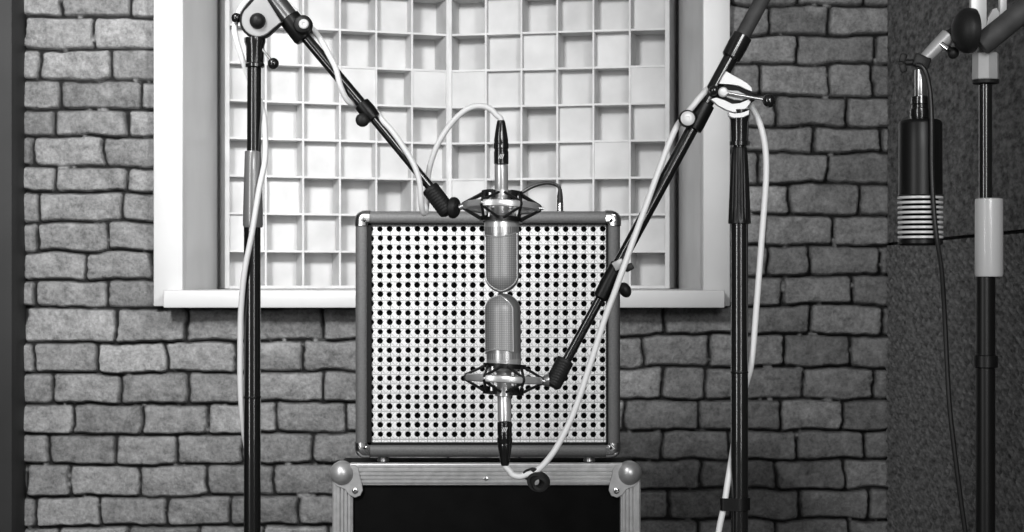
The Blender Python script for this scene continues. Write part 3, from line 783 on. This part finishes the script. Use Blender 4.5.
e = mu - uu * 42 * k
left_pts = [(262, 1060, 30), (253, 1010, 19), (252.5, 700, 17), (252.5, 520, 17), (250, 470, 17), (244, 432, 10), (240.4, 390, 1), (240.2, 340, -3), (241, 310, -7), (244.5, 272, -15), (252, 233, -18.5),
            (259, 190, -15.5), (265, 160, -7), (265, 131, 0), (262.5, 110, 8), (256, 92, 15), (247.5, 74, 14), (241, 55, 6), (236, 38, 3), (234.6, 28, 9), (238, 14, 17), (248, 0, 22), (264, -10, 23), (285, 2, 24), (303, 20, 23), (316, 33, 12),
            (322.5, 43, 0), (329, 55, -7), (336, 69, -7.5), (340.5, 86, -7), (348, 101, 2), (357, 105, 13), (368, 106, 18), (377, 113, 12), (383, 121, 1), (392, 131, -3), (404, 148, -5), (414, 165, -7), (419.5, 182, -9), (421, 200, -7), (422.2, 210, 0), (424.2, 213.5, 9), (426.2, 208, 17), (427, 195, 21), (428.4, 174, 17),
            (433, 156, 8), (440, 140, 3), (452, 122.5, 0), (465, 110.5, -3), (478, 106, -5), (489.5, 108.5, -6), (496.5, 115, -6)]
t = thing('microphone_cable', S(262, 1060, 30), 'white cable wound round the left boom, arching to the upper microphone', 'cable', 'white microphone cables')
tip = xlr(t, e, -uu)
pts = [S(*p) for p in left_pts] + [tip + Vector((-.4 * k, 0, 2 * k)), tip - Vector((0, 0, 3 * k))]
MB().tube(spline(pts, 7), 2.9 * k, 12).build('cable_lead', M['white_cable'], t)

e = ml - ul * 42 * k
t = thing('microphone_cable', S(712, 1060, 0), 'white cable along the right boom, drooping to the lower microphone', 'cable', 'white microphone cables')
tip = xlr(t, e, -ul)
right_pts = [(700, 1060, 0), (701, 900, 0), (706, 700, 0), (713, 580, 0), (718.5, 533, -2), (724, 506, -3), (728, 480, 2), (731, 462, 11), (737, 425, 18), (745, 388, 17), (751.5, 362, 4), (757, 300, 0), (762, 235, 0), (766, 180, 1), (765.5, 150, 2), (761, 127, 4), (753, 109, 12), (742, 95, 24), (728, 85, 26), (716, 83, 22),
             (710, 87, 12), (702, 95, -6), (693, 106, -8), (684, 117, 0), (676, 128, 0), (666, 151, -2), (656, 178, -5), (647, 203, -9), (640, 222, -12), (633, 241, -14), (625.5, 262, -17), (620.5, 276, -19), (614, 294, -17), (605, 318, -14), (590, 365, -14), (574, 412, -14), (558, 445, -12), (545, 463, -8), (536, 471, -6), (528, 474, -7), (520, 476.5, -6), (513, 475, -6), (509.5, 471, -6)]
pts = [S(*p) for p in right_pts] + [tip + Vector((.4 * k, 0, -1 * k)), tip + Vector((0, 0, 3 * k))]
MB().tube(spline(pts, 7), 3.1 * k, 12).build('cable_lead', M['white_cable'], t)

# black hook-and-loop tie hanging on the drooping cable
def strap(pts, w, th, axis):
    axis = Vector(axis).normalized(); vs = []; fs = []; pts = [Vector(p) for p in pts]; n = len(pts)
    for i, p in enumerate(pts):
        t_ = (pts[(i + 1) % n] - pts[i - 1]).normalized(); nn = t_.cross(axis).normalized()
        for a, b_ in ((-1, -1), (1, -1), (1, 1), (-1, 1)): vs.append(p + axis * a * w / 2 + nn * b_ * th / 2)
    for i in range(n):
        for j in range(4): fs.append((i * 4 + j, i * 4 + (j + 1) % 4, ((i + 1) % n) * 4 + (j + 1) % 4, ((i + 1) % n) * 4 + j))
    return MB().add(vs, fs)
def loop_pts(c, ra, rb, rot, mm, n=28):
    out = []
    for i in range(n):
        a = 2 * math.pi * i / n; x, y = ra * math.cos(a), rb * math.sin(a)
        out.append(S(c[0] + x * math.cos(rot) - y * math.sin(rot), c[1] + x * math.sin(rot) + y * math.cos(rot), mm + 3 * math.sin(a)))
    return out
t = thing('cable_tie', S(537, 480, -7), 'black hook-and-loop cable tie coiled on the drooping white cable', 'cable tie')
strap(loop_pts((538.5, 481.5), 9.6, 7.6, .5, -7), .013, 3.0 * k, (.25, 1, .1)).build('strap_coil', M['velcro'], t)
b = strap(loop_pts((537, 482.5), 6.0, 5.6, .2, -9), .018, 2.6 * k, (-.4, 1, .1)); b.build('strap_coil', M['velcro'], t)
strap(loop_pts((531, 474), 5.4, 5.2, 0, -7), .008, 1.6 * k, (1, .2, .35)).build('strap_band', M['velcro'], t)

# clip on the right pole
t = thing('cable_clip', S(730, 503, 0), 'black clip fastening the white cable to the right stand pole near the bottom', 'cable clip')
n = 40; vs = []; fs = []
outl = []
for i in range(n):
    a = math.pi * 2 * i / n
    c, r = ((739.5, 0), 10.8) if math.cos(a) > -.25 else ((725.5, -2.5), 5.6)
    outl.append(S(c[0] + r * math.cos(a), 0, (c[1] - r * math.sin(a) * 1.0) * 1.333))
for z in (497.5, 510):
    zz = S(0, z).z
    for p in outl: vs.append((p.x, p.y, zz))
inn = []
cc = sum(outl, Vector()) / n
for z in (497.5, 510):
    zz = S(0, z).z
    for p in outl:
        q = p + (cc - p).normalized() * 1.6 * k; vs.append((q.x, q.y, zz))
for i in range(n):
    j = (i + 1) % n
    fs += [(i, j, n + j, n + i), (2 * n + i, 2 * n + j, 3 * n + j, 3 * n + i), (i, j, 2 * n + j, 2 * n + i), (n + i, n + j, 3 * n + j, 3 * n + i)]
MB().add(vs, fs).build('clip_band', M['black_satin'], t)

# ------------------------------------------------------------------ cable plugged in the amplifier's top
def jack_cable():
    dy = DA + .10
    c = P(560, 211, dy); z0 = AMP_TOP + .0005
    t = thing('instrument_cable', (c.x, dy, z0), 'thin black cable with jack plug standing on top of the amplifier', 'cable')
    x = c.x
    MB().lathe((x, dy, z0), (x, dy, z0 + .1), [(0, .0085), (.003, .0085), (.0035, .006), (.018, .006), (.019, .005)], 20).build('jack_plug', M['chrome'], t)
    MB().lathe((x, dy, z0 + .018), (x, dy, z0 + .1), [(0, .0058), (.012, .0055), (.026, .0035)], 18).build('plug_boot', M['black_rubber'], t)
    px = [(560, 190), (558, 186), (551, 183.3), (543, 183.5), (533, 186.5), (522, 192.5), (508, 201)]
    xe = P(455, 0, dy).x
    pts = [P(a, b_, dy) for a, b_ in px] + [P(486, 206, dy + .04), Vector((P(468, 0, dy).x, DA + .19, z0 + .006)), Vector((xe, DA + .225, z0 - .02)), Vector((xe, DA + .228, z0 - .06)), Vector((xe, DA + .203, z0 - .085))]
    pts.insert(0, Vector((x, dy, z0 + .041)))
    MB().tube(spline(pts, 8), .0034, 10).build('cable_lead', M['black_cable'], t)
jack_cable()

# ------------------------------------------------------------------ third stand with the hanging condenser microphone
kc = DC / F
def C_(px, py, mm=0.0):
    return P(px, py, DC + mm / 1000)
def stand_far_right():
    cx = 985.5; base = C_(cx, 0); base.z = 0
    t = thing('microphone_stand', base, 'black stand at right edge with whitish sleeve, holding the hanging black microphone', 'microphone stand', 'black boom stands')
    MB().cyl(C_(cx, 270), (base.x, base.y, .2), 9.6 * kc).build('lower_tube', M['black_satin'], t)
    MB().lathe(C_(cx, 355), C_(cx, 368), [(0, 10 * kc), (.8 * kc, 12 * kc), (12 * kc, 12 * kc), (13 * kc, 10 * kc)], 28).build('tube_collar', M['black_satin'], t)
    MB().lathe(C_(989, 198), C_(989, 277), [(0, 10 * kc), (1 * kc, 13.4 * kc), (3 * kc, 13.8 * kc), (76 * kc, 14 * kc), (78.5 * kc, 13.2 * kc), (79 * kc, 10 * kc)], 36).build('clutch_sleeve', M['milky'], t)
    MB().cyl(C_(cx, 80), C_(cx, 202), 6.6 * kc).build('upper_tube', M['black_gloss'], t)
    b = MB().lathe(C_(985.5, 53), C_(985.5, 82), [(0, 12 * kc), (1 * kc, 13.2 * kc), (26 * kc, 13.5 * kc), (27.5 * kc, 12.5 * kc)], 8)
    cn = b.build('boom_connector', M['plate'], t, 20)
    MB().lathe(C_(985.5, 80), C_(985.5, 84.5), [(0, 13.7 * kc), (3.5 * kc, 13.2 * kc), (4.5 * kc, 9 * kc)], 28).build('connector_ring', M['black_rubber'], cn)
    MB().box2(C_(971, -50, 4), C_(985, 54, 14), .001).build('fork_plate', M['plate_bright'], t)
    MB().box2(C_(1000, -50, 4), C_(1005, 16, 14), .001).build('fork_plate', M['plate_bright'], t)
    MB().prism([C_(a, b_, 8) for a, b_ in ((986, 30), (988, 18), (993, 9), (997, 8), (1001, 16), (1000, 26), (988, 34))], .01).build('friction_disc', M['plate'], t)
    # big domed clutch knob
    c = C_(962.5, 30.5, -22); ax = Vector((-.99, -.13, 0)).normalized()
    MB().lathe(c - ax * 12 * kc, c + ax * 16 * kc, [(0, 20 * kc), (1 * kc, 22 * kc), (7 * kc, 22.6 * kc), (10 * kc, 22 * kc), (15 * kc, 19 * kc), (19 * kc, 13.5 * kc), (21.5 * kc, 6 * kc), (22 * kc, .1 * kc)], 36).build('clutch_knob', M['black_rubber'], t)
    MB().tube([c - ax * 11 * kc, C_(985, 34, 6)], 5 * kc, 14).build('knob_spindle', M['plate_bright'], t)
    e0, e1 = C_(980, 46, -24), C_(1075, -31, -40)
    MB().cyl(e0, e1, 11.5 * kc, bev=.004).build('boom_foam_sleeve', M['foam_grey'], t)
    # arm reaching the microphone
    MB().tube([C_(958, 28, -4), C_(945, 37, 0)], 4.6 * kc, 16).build('boom_end_tube', M['black_gloss'], t)
    MB().lathe(C_(948.5, 35, 0), C_(924, 59.5, 0), [(0, 6.5 * kc), (1 * kc, 7.6 * kc), (24 * kc, 6.6 * kc), (33 * kc, 6 * kc), (35 * kc, 4 * kc)], 26).build('swivel_sleeve', M['plate'], t)
    b = MB().ball(C_(953, 53, 2), 6 * kc); b.tube([C_(947, 47, 0), C_(953, 53, 2)], 3 * kc); b.build('ball_knob', M['black_rubber'], t)
    b = MB().tube([C_(941, 44, -6), C_(948, 49, -10)], 3.6 * kc, 14); b.build('swivel_bolt', M['chrome'], t)
    jb = MB().box(C_(921, 62, 0), (17 * kc, .018, 13 * kc), Matrix.Rotation(math.radians(20), 3, 'Y'), .003)
    jb.build('swivel_joint', M['black_rubber'], t)
    wb = MB().tube([C_(916, 62.5, 0), C_(905, 62.5, 0)], 3.2 * kc, 14); wb.box(C_(903, 58, 0), (7 * kc, .006, 9 * kc), Matrix.Rotation(.3, 3, 'Y'), .002); wb.box(C_(903, 68, 0), (7 * kc, .006, 9 * kc), Matrix.Rotation(-.3, 3, 'Y'), .002)
    wb.build('wing_screw', M['black_rubber'], t)
    tripod(t, base, 9.6 * kc, .26, 180)
stand_far_right()

def condenser():
    cx = 920.4
    t = thing('condenser_microphone', C_(cx, 180), 'black cylindrical microphone hanging upside down, silver slotted grille at bottom', 'microphone')
    def prof(a): return [((y - a[0][0]) * kc, r * kc) for y, r in a]
    def la(a, name, m, n=40): return MB().lathe(C_(cx, a[0][0]), C_(cx, a[-1][0]), prof(a), n).build(name, m, t)
    la([(69.5, 4.5), (70, 5.6), (97, 5.6), (98, 5)], 'stem', M['silver'])
    la([(96, 7), (97, 9), (104, 9.6), (105, 8.8), (108, 8.8), (109, 10), (116, 10.3), (118, 9.6), (121, 9.6)], 'neck', M['black_gloss'])
    la([(119.5, 8), (120, 18.5), (121.5, 20.6), (124, 21.6), (150, 21.6), (195, 21.8), (196, 20)], 'body_tube', M['black_satin'], 48)
    la([(195.5, 18), (241, 18)], 'grille_core', M['void'])
    for i in range(9):
        y = 196.3 + i * 4.95
        la([(y, 17.5), (y + .1, 21.6), (y + .5, 22.4), (y + 2.4, 22.4), (y + 2.8, 21.6), (y + 2.9, 17.5)], 'grille_slat', M['plate_bright'], 48)
    la([(239.5, 20), (240, 22), (243.5, 22), (245.5, 20), (246, .1)], 'end_cap', M['black_satin'])
condenser()
t = thing('microphone_cable', C_(1000, 1040, 40), 'thin black cable hanging from the black microphone at right, down past its stand', 'cable')
bl = [(917, 65, -17), (921, 66, -20), (926, 73, -22), (930, 92, -28), (931.5, 122, -33), (931.8, 165, -34), (933.5, 205, -34.5), (937, 240, -33), (941.5, 270, -26), (944.5, 315, -15), (947, 365, -10), (950, 412, -8), (957.5, 475, -5), (965, 530, 0), (974, 580, 5), (985, 680, 40), (992, 850, 45), (1000, 1000, 45), (1003, 1030, 48), (1012, 1038, 58)]
MB().tube(spline([C_(*p) for p in bl], 7), 2.5 * kc, 12).build('cable_lead', M['black_cable'], t)

# ------------------------------------------------------------------ light
def area(name, loc, to, size, power, sy=None):
    l = bpy.data.lights.new(name, 'AREA'); l.energy = power; l.size = size
    if sy: l.shape = 'RECTANGLE'; l.size_y = sy
    o = bpy.data.objects.new(name, l); COL.objects.link(o); o.location = loc
    o.rotation_euler = (Vector(to) - Vector(loc)).to_track_quat('-Z', 'Y').to_euler()
    return o
kl = area('key_light', (-1.0, 1.35, 2.45), (-.8, 4.7, 1.42), .4, 24.5); kl.data.spread = math.radians(75)
area('fill_light', (.5, -.6, 2.1), (-.7, 4.7, 1.3), .8, 36)
wf = area('jamb_fill', (.78, 2.6, 2.3), (-.78, 4.85, 1.35), .4, 8); wf.data.spread = math.radians(60)  # unseen fill added to brighten the left window jamb
area('left_strip', (-1.5, .7, 1.45), (-.1, 2.6, 1.1), .16, 20, 1.7)
area('right_strip', (.70, .9, 1.45), (-.1, 2.6, 1.1), .12, 9, 1.6)
w = bpy.data.worlds.new('studio_dim'); scene.world = w; w.use_nodes = True
w.node_tree.nodes['Background'].inputs[0].default_value = (.5, .5, .5, 1)
w.node_tree.nodes['Background'].inputs[1].default_value = .22

# ------------------------------------------------------------------ camera
cam = bpy.data.cameras.new('camera'); co = bpy.data.objects.new('camera', cam); COL.objects.link(co)
co.location = (0, 0, CZ); co.rotation_euler = (math.pi / 2, 0, 0)
cam.sensor_width = 36; cam.lens = 36 * F / 1024; cam.clip_start = .05; cam.shift_y = (HOR - 266) / 1024
cam.dof.use_dof = True; cam.dof.focus_distance = 2.6; cam.dof.aperture_fstop = 32
scene.camera = co
scene.view_settings.view_transform = 'Standard'
scene.view_settings.look = 'None'
